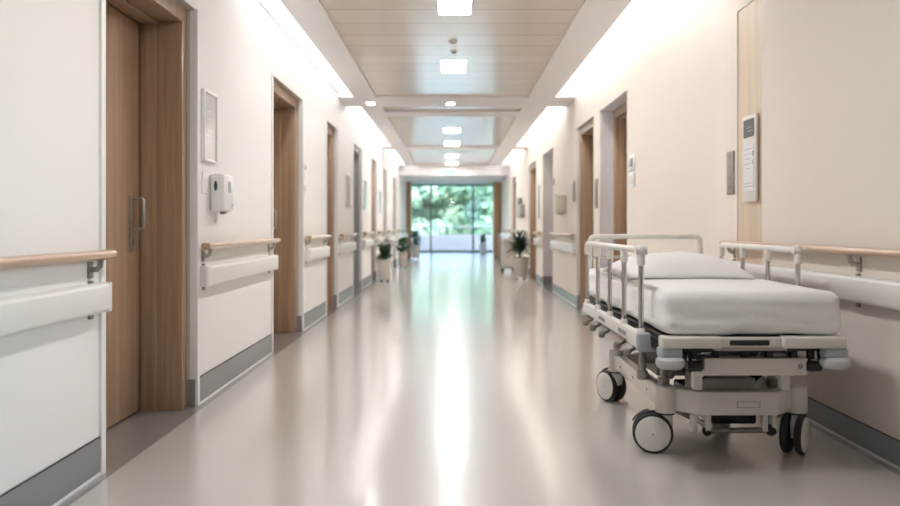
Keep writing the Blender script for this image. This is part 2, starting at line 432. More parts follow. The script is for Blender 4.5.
# LED lines lying in the coves
def cove_light(x, a, b, lab):
    m_ = MB(); m_.box(x - .02, x + .02, a, b, ZC - .012, ZC)
    e = empty('cove_light', (x, (a + b) / 2, ZC - .022))
    tag(e, lab, 'light', 'linear lights hidden in the ceiling coves')
    build(m_, 'housing', M['lightframe'], e)
    m2 = MB(); n = max(1, round((b - a) / 2.0))
    for k in range(n):
        y0, y1 = a + (b - a) * k / n, a + (b - a) * (k + 1) / n
        m2.box(x - .016, x + .016, y0 + .01, y1 - .01, ZC - .022, ZC - .012)
    build(m2, 'led_strip', M['led'], e)
for a, b, t in ((5.4, 10.1, 'before the first cross band'), (11.1, 16.5, 'between the cross bands'), (17.3, 21.5, 'past the last cross band')):
    cove_light(SL + .09, a, b, 'warm light line in the cove above the sanitizer dispenser wall, ' + t)
    cove_light(SR - .09, a, b, 'warm light line in the cove above the bed wall, ' + t)

# ceiling lights
lights = [(5.65, 6.27, 0.02, .12, ZP), (8.02, 8.64, .015, .12, ZP)]
labs = ['square bright ceiling panel light cut by the top of the picture', 'bright rectangular ceiling panel light, second along the planks']
def clight(x, y0, y1, hw, z, lab):
    e = empty('ceiling_light', (x, (y0 + y1) / 2, z - .008))
    tag(e, lab, 'light', 'recessed lights in a row along the ceiling')
    m_ = MB()
    for bx in ((x - hw - .012, x - hw, y0 - .012, y1 + .012), (x + hw, x + hw + .012, y0 - .012, y1 + .012), (x - hw, x + hw, y0 - .012, y0), (x - hw, x + hw, y1, y1 + .012)):
        m_.box(*bx, z - .008, z)
    build(m_, 'frame', M['lightframe'], e)
    m_ = MB(); m_.box(x - hw, x + hw, y0, y1, z - .005, z); build(m_, 'diffuser', M['panel_light'], e)
for (y0, y1, x, hw, z), lab in zip(lights, labs): clight(x, y0, y1, hw, z, lab)
clight(-.02, 10.62, 10.78, .045, ZS, 'small square downlight in the middle of the first white cross band')
clight(-1.06, 10.62, 10.78, .045, ZS, 'small square downlight at the end of the first white cross band')
for y, t in ((13.9, 'third'), (16.1, 'fourth'), (19.0, 'fifth'), (21.2, 'sixth')):
    clight(0.0, y - .3, y + .3, .135, ZP, 'bright ceiling panel light, %s along the middle of the ceiling' % t)
clight(0.0, 2.7, 3.3, .12, ZP, 'ceiling panel light overhead, before the picture begins')

def detector(y, x, lab, r=.038):
    e = empty('smoke_detector', (x, y, ZP)); tag(e, lab, 'smoke detector', 'detectors on the plank ceiling')
    m_ = MB(); m_.lathe([(r, 0), (r, -.008), (r * .85, -.012)], (x, y, ZP), 20); build(m_, 'base', M['white'], e)
    m_ = MB(); m_.lathe([(r * .75, -.012), (r * .7, -.022), (r * .35, -.026)], (x, y, ZP), 20); build(m_, 'sensor_head', M['greyplate'], e)
detector(7.2, .01, 'small round smoke detector nearest the first ceiling panel light')
detector(7.62, .015, 'small round detector just before the second ceiling panel light', .03)

# exit sign
e = empty('exit_sign', (-.07, 21.97, 2.40)); tag(e, 'small green lit emergency exit sign below the white bulkhead', 'sign')
m_ = MB(); m_.box(-.17, .03, 21.95, 21.999, 2.38, 2.50, .006); build(m_, 'housing', M['white'], e)
m_ = MB(); m_.box(-.16, .02, 21.942, 21.95, 2.385, 2.495); f = build(m_, 'lit_panel', M['exit'], e)
m_ = MB()
m_.ball((-.065, 21.94, 2.468), .012, (1, .3, 1)); m_.tube([(-.07, 21.94, 2.452), (-.08, 21.94, 2.42)], .009, 8)
m_.tube([(-.08, 21.94, 2.42), (-.06, 21.94, 2.405), (-.065, 21.94, 2.39)], .006, 8); m_.tube([(-.08, 21.94, 2.42), (-.10, 21.94, 2.405), (-.118, 21.94, 2.405)], .006, 8)
m_.tube([(-.07, 21.94, 2.45), (-.045, 21.94, 2.438)], .005, 8); m_.tube([(-.07, 21.94, 2.45), (-.095, 21.94, 2.445), (-.1, 21.94, 2.43)], .005, 8)
build(m_, 'running_figure', M['exit_w'], e)

# ------------------------------------------------------------------ doors
dn = [0]
def door(s, wx, a, b, lab, jamb_off=.05, leaf_m='door', jamb_m='jamb', reveal='reveal', handle=True, hinges=False, glazed=False):
    """s = -1 on the dispenser side, +1 on the bed side; leaf sits back in the opening"""
    dn[0] += 1
    e = empty('door_%d' % dn[0], (s * wx, (a + b) / 2, 0)); tag(e, lab, kind='structure')
    def bx(mb, o0, o1, y0, y1, z0, z1, bev=0, mi=0):
        x0, x1 = sorted((s * (wx + o0), s * (wx + o1))); mb.box(x0, x1, y0, y1, z0, z1, bev, 2, mi)
    D = .265
    # painted reveal lining with skirting
    m_ = MB()
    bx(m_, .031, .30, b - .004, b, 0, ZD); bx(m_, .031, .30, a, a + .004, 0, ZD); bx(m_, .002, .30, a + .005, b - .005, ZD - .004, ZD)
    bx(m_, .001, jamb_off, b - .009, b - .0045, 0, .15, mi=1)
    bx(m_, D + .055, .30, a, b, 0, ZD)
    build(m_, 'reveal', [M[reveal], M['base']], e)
    # timber frame
    m_ = MB(); T = .09
    for y0, y1 in ((b - T, b - .004), (a + .004, a + T)):
        bx(m_, jamb_off, D, y0, y1, 0, ZD - .004, .003)
    bx(m_, jamb_off, D, a + T, b - T, ZD - T, ZD - .004, .003)
    build(m_, 'door_frame', M[jamb_m], e)
    m_ = MB()
    for y0, y1 in ((b - T - .02, b - T), (a + T, a + T + .02)): bx(m_, D - .085, D - .0, y0, y1, 0, ZD - T, .002)
    bx(m_, D - .085, D, a + T + .02, b - T - .02, ZD - T - .02, ZD - T, .002)
    build(m_, 'door_stop', M['jamb'] if jamb_m == 'jamb' else M[jamb_m], e)
    # leaf
    m_ = MB(); y0, y1 = a + T + .012, b - T - .024
    bx(m_, D + .002, D + .047, y0, y1, .008, ZD - T - .024, .002); leaf = build(m_, 'door_leaf', M[leaf_m], e)
    m_ = MB(); bx(m_, D + .048, D + .053, a + .01, b - .01, 0, ZD - .01); build(m_, 'dark_gap_sheet', M['black'], e)  # black sheet behind the leaf, makes the gap around it dark
    if glazed:
        m_ = MB(); bx(m_, D - .004, D + .002, y1 - .38, y1 - .12, 1.15, 1.75, .002); build(m_, 'vision_panel', M['sensor'], leaf)
    if handle:
        hy = y1 - .12
        def hp(o, y, z): return (s * (wx + D + .002 - o), y, z)
        m_ = MB(); bx(m_, D - .008, D + .003, hy - .022, hy + .022, .86, 1.155, .003); h = build(m_, 'door_handle', M['steel'], e)
        m_ = MB(); m_.tube([hp(0, hy, .985), hp(.05, hy, .985), hp(.062, hy - .012, .985), hp(.062, hy - .12, .985)], .0095, 12); build(m_, 'lever', M['steel'], h)
        m_ = MB(); m_.tube([hp(0, hy, 1.145), hp(.06, hy, 1.145), hp(.068, hy, 1.137), hp(.068, hy, .99), hp(.06, hy, .982), hp(0, hy, .982)], .009, 12); build(m_, 'pull_bar', M['steel'], h)
        m_ = MB(); bx(m_, D - .014, D - .004, hy - .012, hy + .012, .895, .93, .003); build(m_, 'lock_cylinder', M['bracket'], h)
    if hinges:
        for z in (.35, 1.05, 1.75):
            m_ = MB(); m_.tube([(s * (wx + D - .008), b - T - .03, z), (s * (wx + D - .008), b - T - .03, z + .11)], .009, 10); build(m_, 'hinge', M['steel'], e)
    return e
LL = ['wide wood door with a steel pull handle beside the notice board wall', 'wood framed doorway past the sanitizer dispenser', 'narrow wood doorway past the second short handrail',
      'grey framed doorway with a dark vision panel under the white cross band', 'wood doorway past the grey doorway', 'wood doorway beside the beige planter', 'last wood doorway before the oak pilaster']
for i, ((a, b), lab) in enumerate(zip(LD, LL)):
    if i == 3: door(-1, -XL, a, b, lab, .02, 'door_grey', 'door_grey', glazed=True)
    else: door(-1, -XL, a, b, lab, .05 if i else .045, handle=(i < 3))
RL = ['doorway with a pale reveal and steel hinges nearest the bed head', 'wood doorway with a pull handle past the hinged doorway', 'doorway with a pale lilac reveal past the cream dispenser',
      'wood doorway behind the tall potted plant', 'last doorway past the beige cart']
for i, ((a, b), lab) in enumerate(zip(RD, RL)):
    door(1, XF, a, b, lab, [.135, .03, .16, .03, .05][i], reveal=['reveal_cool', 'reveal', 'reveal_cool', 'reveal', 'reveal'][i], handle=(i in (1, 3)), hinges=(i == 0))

# ------------------------------------------------------------------ handrails and bumper guards
def handrail(s, wx, a, b, lab, glab):
    e = empty('handrail', (s * (wx - .04), (a + b) / 2, .86)); tag(e, lab, 'handrail', 'wood handrails along the corridor walls')
    def X(o): return s * (wx - o)
    prof = [(.024, .870), (.060, .870), (.070, .878), (.072, .889), (.068, .899), (.060, .905), (.028, .905), (.020, .898), (.018, .884)]
    pts = [(X(o), z) for o, z in prof]
    m_ = MB(); m_.prism(pts, a, b, axis='Y'); build(m_, 'rail', M['railwood'], e, angle=50)
    for y0, y1 in ((a - .006, a), (b, b + .006)):
        m_ = MB(); m_.prism([(X(.045 + (o - .045) * .96), .888 + (z - .888) * .94) for o, z in prof], y0, y1, axis='Y'); build(m_, 'end_cap', M['railwood'], e)
    n = max(2, int((b - a) / 1.6) + 1)
    for k in range(n):
        y = a + .09 + (b - a - .18) * k / (n - 1)
        m_ = MB()
        x0, x1 = sorted((X(0), X(.008))); m_.box(x0, x1, y - .022, y + .022, .795, .86, .003)
        x0, x1 = sorted((X(.02), X(.06))); m_.box(x0, x1, y - .02, y + .02, .866, .8725, .002)
        m_.tube([(X(.006), y, .83), (X(.03), y, .83), (X(.042), y, .842), (X(.045), y, .868)], .011, 10)
        build(m_, 'bracket', M['bracket'] if wx < 1.5 and a < 4 else M['steel'], e)
def guard(s, wx, a, b, lab):
    e = empty('bumper_guard', (s * (wx - .02), (a + b) / 2, .66)); tag(e, lab, 'wall guard', 'cream bumper guards below the handrails')
    def X(o): return s * (wx - o)
    z0, z1 = .66, .775
    prof = [(.004, z0), (.046, z0), (.057, z0 + .006), (.061, z0 + .016), (.061, z1 - .016), (.057, z1 - .006), (.046, z1), (.004, z1)]
    m_ = MB(); m_.prism([(X(o), z) for o, z in prof], a + .04, b - .04, axis='Y'); build(m_, 'panel', M['guard'], e, angle=50)
    for y, sg in ((a + .04, -1), (b - .04, 1)):
        m_ = MB()
        pl = [(X(.004), y), (X(.061), y), (X(.061), y + sg * .018), (X(.056), y + sg * .031), (X(.044), y + sg * .038), (X(.004), y + sg * .04)]
        m_.prism(pl, z0, z1, bev=.003); build(m_, 'end_cap', M['guard'], e)
    n = max(2, int((b - a) / 1.6) + 1)
    for k in range(n):
        y = a + .09 + (b - a - .18) * k / (n - 1); m_ = MB()
        x0, x1 = sorted((X(0), X(.012))); m_.box(x0, x1, y - .015, y + .015, z0 - .025, z1 + .01, .002); build(m_, 'mount', M['bracket'], e)
RL_ = [(-1, -XL, -2.9, 3.30, 'in the near corner beside the wide wood door'), (-1, -XL, 4.58, 6.44, 'below the sanitizer dispenser'), (-1, -XL, 7.86, 9.16, 'between the second and third wood doorways'),
       (-1, -XL, 10.22, 11.68, 'just before the grey framed doorway'), (-1, -XL, 12.9, 14.3, 'just past the grey framed doorway'), (-1, -XL, 15.45, 16.8, 'above the beige flower planter'), (-1, -XL, 17.8, 19.6, 'before the last wood doorway'), (-1, -XL, 20.9, 25.4, 'beside the plants at the window end'),
       (1, XN, -2.9, 5.42, 'on the wall behind the hospital bed'), (1, XF, 10.2, 12.4, 'below the cream dispenser'), (1, XF, 14.0, 14.9, 'beside the tall potted plant'), (1, XF, 16.7, 19.5, 'behind the beige cart'), (1, XF, 21.2, 25.4, 'near the small plant by the window')]
for s, wx, a, b, t in RL_:
    handrail(s, wx, a, b, 'wood handrail ' + t, '')
    guard(s, wx, a, b, 'cream bumper guard ' + t)

# ------------------------------------------------------------------ things on the walls
def wallbox(mb, s, wx, o0, o1, y0, y1, z0, z1, bev=.003, mi=0):
    x0, x1 = sorted((s * (wx - o0), s * (wx - o1))); mb.box(x0, x1, y0, y1, z0, z1, bev, 2, mi); return mb
def W(s, wx): return lambda o0, o1, y0, y1, z0, z1, bev=.003: wallbox(MB(), s, wx, o0, o1, y0, y1, z0, z1, bev)
A = W(-1, -XL)
e = empty('notice_board', (XL, 4.77, 1.37)); tag(e, 'tall slim white framed notice board above the sanitizer dispenser', 'notice board')
m_ = MB()
for bx in ((4.64, 4.655, 1.37, 1.78), (4.885, 4.90, 1.37, 1.78), (4.655, 4.885, 1.37, 1.385), (4.655, 4.885, 1.765, 1.78)): wallbox(m_, -1, -XL, 0, .022, *bx)
build(m_, 'frame', M['white'], e)
build(A(0.002, .012, 4.655, 4.885, 1.385, 1.765, 0), 'panel', M['board'], e)
m_ = MB()
for y0, y1, z in ((4.70, 4.80, 1.66), (4.70, 4.84, 1.62), (4.72, 4.82, 1.55), (4.70, 4.79, 1.52), (4.84, 4.86, 1.405)): wallbox(m_, -1, -XL, .012, .0128, y0, y1, z, z + .006, 0)
build(m_, 'faint_print', mat('faint_ink', (.60, .61, .62), .4), e)

e = empty('switch_plate', (XL, 4.70, 1.18)); tag(e, 'slim white switch plate just beside the sanitizer dispenser', 'switch')
build(A(0, .008, 4.655, 4.745, 1.185, 1.31), 'plate', M['white'], e)
build(A(.008, .012, 4.68, 4.72, 1.215, 1.28, .002), 'rocker', M['white'], e)

e = empty('sanitizer_dispenser', (XL, 4.9, 1.07)); tag(e, 'white wall hand sanitizer dispenser with a dark oval sensor window', 'dispenser')
m_ = wallbox(MB(), -1, -XL, .004, .092, 4.79, 5.0, 1.085, 1.31, .022)
body = build(m_, 'housing', M['white'], e)
build(wallbox(MB(), -1, -XL, 0, .02, 4.81, 4.98, 1.09, 1.30, .002), 'back_plate', M['offwhite'], e)
m_ = MB(); m_.lathe([(.0, 0), (.012, .001), (.014, .003)], (0, 0, 0), 20, mtx=Matrix.Translation((XL + .04, 4.7895, 1.235)) @ Matrix.Diagonal((.72, 1, 2.1, 1)) @ Matrix.Rotation(PI / 2, 4, 'X'))
build(m_, 'sensor_window', M['sensor'], body)
build(wallbox(MB(), -1, -XL, .088, .094, 4.87, 4.92, 1.20, 1.265, .002), 'label_plate', mat('label_grey', (.45, .46, .48), .4), body)
build(wallbox(MB(), -1, -XL, .088, .0935, 4.955, 4.965, 1.12, 1.13, .001), 'indicator', M['ink'], body)
build(wallbox(MB(), -1, -XL, .04, .07, 4.87, 4.92, 1.07, 1.087, .004), 'nozzle', M['greyplate'], e)

e = empty('light_switch', (XL, 7.87, 1.30)); tag(e, 'slim white switch panel beside the second wood doorway', 'switch')
build(A(0, .012, 7.82, 7.92, 1.30, 1.42), 'plate', M['white'], e); build(A(.012, .017, 7.845, 7.895, 1.33, 1.39, .002), 'rocker', M['offwhite'], e)
e = empty('call_unit', (XL, 7.87, 1.45)); tag(e, 'white call unit fixed over the slim switch panel', 'call unit')
build(A(0, .014, 7.82, 7.92, 1.45, 1.60), 'housing', M['white'], e); build(A(.014, .018, 7.84, 7.90, 1.54, 1.58, .001), 'lamp', M['greyplate'], e)

A = W(1, XF)
for z, lab in ((1.475, 'upper of two white switch boxes between bed and hinged doorway'), (1.33, 'lower of two white switch boxes between bed and hinged doorway')):
    e = empty('light_switch', (XF, 6.97, z)); tag(e, lab, 'switch', 'switch boxes stacked on the bed wall')
    build(A(0, .016, 6.88, 7.06, z, z + .13), 'plate', M['white'], e); build(A(.016, .022, 6.92, 7.02, z + .03, z + .10, .002), 'rocker', M['greyplate'] if z > 1.4 else M['offwhite'], e)
A = W(1, XN)
e = empty('metal_panel', (XN, 5.40, 1.21)); tag(e, 'small brushed grey metal panel next to the niche sign', 'panel')
build(A(0, .012, 5.335, 5.46, 1.21, 1.49), 'plate', M['greyplate'], e)
for z in (1.25, 1.32, 1.39, 1.45):
    m_ = MB(); m_.lathe([(.008, 0), (.006, .004)], (0, 0, 0), 12, mtx=Matrix.Translation((XN - .011, 5.397, z)) @ Matrix.Rotation(-PI / 2, 4, 'Y')); build(m_, 'button', M['bracket'], e)
# room sign in the niche
e = empty('room_sign', (XN, 5.03, 1.15)); tag(e, 'white room sign with a dark top label in the niche above the bed', 'sign')
SX = XN - .012
def sg(o0, o1, y0, y1, z0, z1, bev=.002): return MB().box(SX - o1, SX - o0, y0, y1, z0, z1, bev)
build(MB().box(XN - .003, XN + .006, 4.94, 5.12, 1.17, 1.66, 0), 'mount', M['offwhite'], e)
build(sg(-.010, .006, 4.92, 5.145, 1.15, 1.68, .004), 'sign_body', M['offwhite'], e)
lb = build(sg(.006, .0085, 4.945, 5.12, 1.545, 1.655, .0), 'name_label', M['darklabel'], e)
pp = build(sg(.006, .0085, 4.955, 5.11, 1.215, 1.49, .0), 'insert', M['paper'], e)
m_ = MB()
for y0, y1, z in ((4.99, 5.07, 1.60), (4.96, 5.05, 1.578)): m_.box(SX - .0093, SX - .0085, y0, y1, z, z + .008)
build(m_, 'lettering', M['ink'], lb)
m_ = MB()
for y0, y1, z, h in ((4.945, 4.975, 1.425, .03), (4.95, 4.97, 1.375, .025), (4.96, 5.11, 1.47, .004), (4.99, 5.11, 1.44, .004), (4.99, 5.10, 1.41, .004), (4.99, 5.11, 1.38, .004), (4.99, 5.08, 1.35, .004), (4.95, 5.11, 1.24, .005), (4.95, 5.11, 1.26, .004)):
    m_.box(SX - .0093, SX - .0085, y0, y1, z, z + h)
build_each(m_, 'lettering', mat('pale_ink', (.45, .46, .50), .5), pp)
A = W(1, XF)
def plate(y0, y1, z0, z1, name, lab, cat, m_, o=.014, extra=None):
    e = empty(name, (XF, (y0 + y1) / 2, z0)); tag(e, lab, cat)
    build(A(0, o, y0, y1, z0, z1, .003), 'plate', M[m_], e)
    if extra: build(A(o, o + .004, y0 + .02, y1 - .02, z0 + .03, z1 - .03, .001), extra, M['ink'] if m_ != 'greyplate' else M['bracket'], e)
plate(8.64, 8.78, 1.19, 1.50, 'wall_sign', 'grey metal plaque between the two nearest doorways past the bed', 'plaque', 'greyplate', extra='insert')
plate(10.22, 10.38, 1.30, 1.56, 'wall_sign', 'slim grey plaque past the doorway with the pull handle', 'plaque', 'greyplate', extra='insert')
plate(12.0, 12.2, 1.22, 1.5, 'wall_notice', 'slim notice frame past the cream dispenser', 'notice', 'offwhite', extra='insert')
plate(12.32, 12.42, 1.62, 1.72, 'light_switch', 'small switch beside the lilac doorway', 'switch', 'greyplate')
plate(14.25, 14.5, 1.1, 1.75, 'wall_notice', 'tall narrow framed notice between lilac doorway and tall potted plant', 'notice', 'offwhite', extra='insert')
e = empty('wall_mounted_dispenser', (XF, 11.2, 1.17)); tag(e, 'cream box dispenser on the wall past the pull handle doorway', 'dispenser')
build(A(0.002, .13, 11.05, 11.33, 1.17, 1.42, .012), 'housing', mat('cream_box', (.62, .585, .49), .4), e); build(A(.03, .1, 11.1, 11.28, 1.155, 1.17, .002), 'slot', M['greyplate'], e); build(A(0, .01, 11.08, 11.3, 1.19, 1.40, .001), 'back_plate', M['offwhite'], e)
e = empty('wall_mounted_dispenser', (XF, 17.7, 1.2)); tag(e, 'grey dispenser box on the wall above the beige cart', 'dispenser')
build(A(0.002, .10, 17.3, 17.9, 1.18, 1.46, .01), 'housing', M['greyplate'], e); build(A(0, .10, 18.0, 18.25, 1.18, 1.62, .01), 'side_unit', M['bracket'], e)
A = W(-1, -XL)
def lplate(y0, y1, z0, z1, lab, m_):
    e = empty('wall_notice', (XL, (y0 + y1) / 2, z0)); tag(e, lab, 'notice'); build(A(0, .016, y0, y1, z0, z1), 'frame', M['white'], e); build(A(.016, .02, y0 + .02, y1 - .02, z0 + .02, z1 - .02, 0), 'insert', M[m_], e)
lplate(13.1, 13.5, 1.25, 1.75, 'white framed notice just past the grey framed doorway', 'board')
lplate(10.9, 11.3, 1.25, 1.7, 'grey notice just before the grey framed doorway', 'greyplate')
lplate(15.8, 16.3, 1.25, 1.7, 'pale framed notice above the beige flower planter', 'board')

# ------------------------------------------------------------------ hospital bed (foot end towards the viewpoint)
BX, BY = 1.20, 4.28
bed = empty('hospital_bed', (BX, BY, 0)); tag(bed, 'wheeled hospital stretcher bed with raised side rails parked by the wall', 'bed')
FX0, FX1, FY0, FY1 = .835, 1.575, 3.30, 5.26
# deck frame
m_ = MB()
m_.box(FX0 + .01, FX0 + .05, FY0 + .05, FY1, .485, .535, .004); m_.box(FX1 - .05, FX1 - .01, FY0 + .05, FY1, .485, .535, .004)
for y in (3.36, 3.8, 4.3, 4.8, 5.2): m_.box(FX0 + .05, FX1 - .05, y - .02, y + .02, .49, .53, .003)
build(m_, 'deck_frame', M['dark'], bed)
m_ = MB(); m_.box(FX0 + .015, FX1 - .015, FY0 + .02, FY1 - .02, .535, .555, .004); build(m_, 'mattress_deck', M['dark'], bed)
# foot end panel: two cream bars either side of a recessed handle slot
m_ = MB()
for x0, x1 in ((FX0 + .006, 1.085), (1.325, FX1 + .005)):
    m_.box(x0, x1, FY0 - .025, FY0 + .05, .509, .556, .010, 3)
m_.box(1.08, 1.33, FY0 - .005, FY0 + .04, .512, .552, .004)
fp = build(m_, 'foot_panel', M['cream'], bed)
m_ = MB(); m_.box(1.115, 1.275, FY0 - .012, FY0 - .003, .520, .541, .006); build(m_, 'handle_slot', M['black'], fp)
m_ = MB(); m_.box(1.06, 1.35, FY0 + .0, FY0 + .06, .497, .512, .003); build(m_, 'under_rail', M['bellows'], bed)
# corner blocks and roller bumpers
for x, t in ((FX0 + .045, 0), (FX1 - .03, 1)):
    m_ = MB(); m_.box(x - .045, x + .045, FY0 - .02, FY0 + .06, .468, .51, .012, 3); build(m_, 'corner_block', M['bluegrey'], bed)
    m_ = MB(); m_.lathe([(.02, -.026), (.045, -.024), (.056, -.012), (.058, 0), (.056, .012), (.045, .022), (.02, .024)], (x, FY0 + .01, .450), 28); build(m_, 'bumper', M['bumper'], bed)
    m_ = MB(); m_.lathe([(.02, -.024), (.045, -.022), (.05, 0), (.045, .022), (.02, .024)], (x, FY1 + .0, .455), 24); m_.box(x - .03, x + .03, FY1 - .03, FY1 + .02, .475, .52, .008); build(m_, 'bumper', M['bumper'], bed)
# carriage below the deck
m_ = MB(); m_.box(1.025, 1.445, FY0 + .03, FY0 + .10, .392, .462, .006); cg = build(m_, 'carriage_beam', M['cream'], bed)
m_ = MB()
m_.lathe([(.012, -.003), (.010, .002)], (0, 0, 0), 16, mtx=Matrix.Translation((1.415, FY0 + .029, .43)) @ Matrix.Rotation(PI / 2, 4, 'X')); build(m_, 'bolt', M['bracket'], cg)
m_ = MB()
for x in (1.02, 1.44): m_.box(x - .02, x + .02, FY0 + .06, FY1 - .25, .40, .455, .006)
for y in (4.2, 4.95): m_.box(1.02, 1.44, y - .03, y + .03, .405, .45, .006)
build(m_, 'carriage_frame', M['cream'], bed)
m_ = MB()
for x in (.99, 1.47, 1.08, 1.40, 1.2, 1.3):
    m_.box(x - .013, x + .013, FY0 + .05, FY0 + .08, .455, .50, .004)
for x in (.985, 1.47): m_.tube([(x - .03, FY0 + .04, .43), (x + .03, FY0 + .04, .43)], .022, 14)
build_each(m_, 'deck_hinge', M['dark'], bed)
m_ = MB()
for x in (.97, 1.0, 1.46, 1.50): m_.tube([(x, FY0 + .06, .49), (x + .01, FY0 + .07, .44), (x - .015, FY0 + .09, .40)], .007, 8)
m_.tube([(.93, FY0 + .1, .47), (1.1, FY0 + .2, .47), (1.4, FY0 + .15, .475)], .008, 8)
build_each(m_, 'cable', M['black'], bed)
# lifting column covers (two telescoping shells each)
for yc in (3.72, 4.5):
    m_ = MB(); m_.box(1.09, 1.33, yc - .13, yc + .13, .20, .335, .012, 3); build(m_, 'column_base', M['bellows'], bed)
    m_ = MB(); m_.box(1.115, 1.305, yc - .105, yc + .105, .335, .40, .008, 3); build(m_, 'column_sleeve', M['bellows'], bed)
# hydraulic struts / scissor arms
for x in (1.035, 1.405):
    m_ = MB(); m_.box(-.016, .016, -.42, .42, -.028, .028, .006, 2, mtx=Matrix.Translation((x, 4.08, .345)) @ Matrix.Rotation(math.radians(-9), 4, 'X')); build(m_, 'lift_arm', M['dark'], bed)
    m_ = MB(); m_.box(-.02, .02, -.02, .02, -.055, .055, .006, 2, mtx=Matrix.Translation((x, 3.47, .365))); m_.lathe([(.018, -.024), (.018, .024)], (0, 0, 0), 14, mtx=Matrix.Translation((x, 3.45, .385)) @ Matrix.Rotation(PI / 2, 4, 'Y')); build(m_, 'clevis', M['cream'], bed)
for x in (.985, 1.36):
    m_ = MB(); m_.tube([(x, 3.55, .46), (x + .04, 3.85, .30)], .02, 14); m_.tube([(x + .04, 3.85, .30), (x + .07, 4.05, .24)], .011, 12); build(m_, 'gas_strut', M['bracket'], bed)
for x in (.905, .96, 1.45): 
    m_ = MB(); m_.lathe([(.022, .272), (.026, .28), (.026, .31), (.018, .315), (.014, .40)], (x, 3.72 if x > .92 else 3.9, 0), 16); build(m_, 'stub_post', M['bellows'], bed)
for x0, x1, ya, yb in ((.965, 1.13, 3.48, 3.66), (1.50, 1.37, 3.60, 3.80)):
    m_ = MB(); m_.tube([(x0, ya, .475), ((x0 + x1) / 2, (ya + yb) / 2, .39), (x1, yb, .285)], [.022, .03, .026], 12); build(m_, 'lift_arm', M['dark'], bed)
# base chassis: side beams, bowed end bars, castor housings
CX0, CX1, CY0, CY1 = .945, 1.525, 3.63, 4.65
for x in (CX0, CX1):
    m_ = MB(); m_.box(x - .03, x + .03, CY0 + .03, CY1 - .03, .195, .275, .010, 3); sb = build(m_, 'side_beam', M['cream'], bed)
    m_ = MB()
    for y in (3.85, 4.15, 4.45): m_.lathe([(.007, -.004), (.006, .003)], (0, 0, 0), 10, mtx=Matrix.Translation((x - .031, y, .235)) @ Matrix.Rotation(-PI / 2, 4, 'Y'))
    build_each(m_, 'rivet', M['bracket'], sb)
def bow(y0, dy):
    out = [(CX0 - .035, y0), (CX0 + .04, y0 - dy * .0), (CX0 + .12, y0 - dy), (CX1 - .12, y0 - dy), (CX1 - .04, y0), (CX1 + .035, y0)]
    inn = [(CX1 + .035, y0 + .06), (CX1 - .06, y0 + .07), (CX1 - .14, y0 + .075 - dy), (CX0 + .14, y0 + .075 - dy), (CX0 + .06, y0 + .07), (CX0 - .035, y0 + .06)]
    return out + inn
m_ = MB(); m_.prism(bow(CY0 - .03, .075), .183, .288, bev=.012); fb = build(m_, 'front_bar', M['cream'], bed)
m_ = MB()
for bxx in ((1.225, 1.325, .243, .246), (1.225, 1.228, .218, .246), (1.322, 1.325, .218, .246), (1.225, 1.325, .218, .221)): m_.box(bxx[0], bxx[1], CY0 - .1065, CY0 - .104, bxx[2], bxx[3])
build(m_, 'name_recess', M['bellows'], fb)
m_ = MB(); m_.prism([(x, 2 * (CY1) - (y + 1.02) + .0) for x, y in bow(CY0 - .03, .05)][::-1], .19, .275, bev=.01); build(m_, 'rear_bar', M['cream'], bed)
def castor(cx, cy, ang, off=.05):
    """swivel housing, fork and twin wheel; ang = direction the wheel trails (radians, 0 = +x)"""
    m_ = MB(); m_.lathe([(.044, .178), (.046, .184), (.046, .282), (.042, .292), (.03, .296)], (cx, cy, 0), 28); h = build(m_, 'castor_housing', M['cream'], bed)
    m_ = MB(); m_.lathe([(.040, .170), (.040, .178)], (cx, cy, 0), 24); build(m_, 'collar', M['black'], h)
    d = Vector((math.cos(ang), math.sin(ang), 0)); ax = Vector((-d.y, d.x, 0)); R = .088
    wc = Vector((cx, cy, R)) + d * off
    cst = Matrix.Translation(wc) @ Matrix((( d.x, ax.x, 0, 0), (d.y, ax.y, 0, 0), (0, 0, 1, 0), (0, 0, 0, 1)))   # local x = trail, y = axle
    m_ = MB()
    m_.lathe([(.030, .172), (.034, .12), (.026, .10)], (cx, cy, 0), 20)
    m_.prism([(-off - .03, .168 - R), (-off + .035, .168 - R), (.03, .045), (.02, -.02), (-.02, -.02), (-off - .02, .05)], -.013, .013, axis='Y', bev=.004, mtx=cst)
    f_ = build(m_, 'castor_fork', M['cream'], h)
    for sgn in (-1, 1):
        m_ = MB()
        rot = cst @ Matrix.Translation((0, sgn * .031, 0)) @ Matrix.Rotation(-sgn * PI / 2, 4, 'X')
        m_.lathe([(.062, -.015), (.080, -.016), (R - .002, -.011), (R, -.004), (R, .004), (R - .002, .010), (.080, .014), (.072, .0145)], (0, 0, 0), 40, mtx=rot); wt = build(m_, 'tyre', M['black'], h)
        m_ = MB(); m_.lathe([(.060, -.012), (.074, -.012), (.0765, .0145), (.066, .019), (.03, .021), (.012, .021), (.010, .0235), (.004, .024)], (0, 0, 0), 36, mtx=rot); build(m_, 'wheel_disc', M['wheel'], h)
        m_ = MB(); m_.lathe([(.0045, .0232), (.003, .0252)], (0, 0, 0), 12, mtx=rot); build(m_, 'axle_bolt', M['bracket'], h)
    # curved black guard over the trailing side
    if off < .04: return
    m_ = MB(); pts = []
    for k in range(9):
        t = math.radians(28 + 52 * k / 8); pts.append((.100 * math.cos(t), .100 * math.sin(t)))
    inn = [(p[0] * .965, p[1] * .965) for p in pts[::-1]]
    m_.prism(pts + inn, -.014, .014, axis='Y', mtx=cst)
    build(m_, 'wheel_guard', M['black'], h)
castor(CX0, CY0, math.radians(168), .055)
castor(CX0 - .01, CY1, math.radians(116), .055)
castor(CX1, CY0, math.radians(233), .03)
castor(CX1, CY1, math.radians(250), .05)
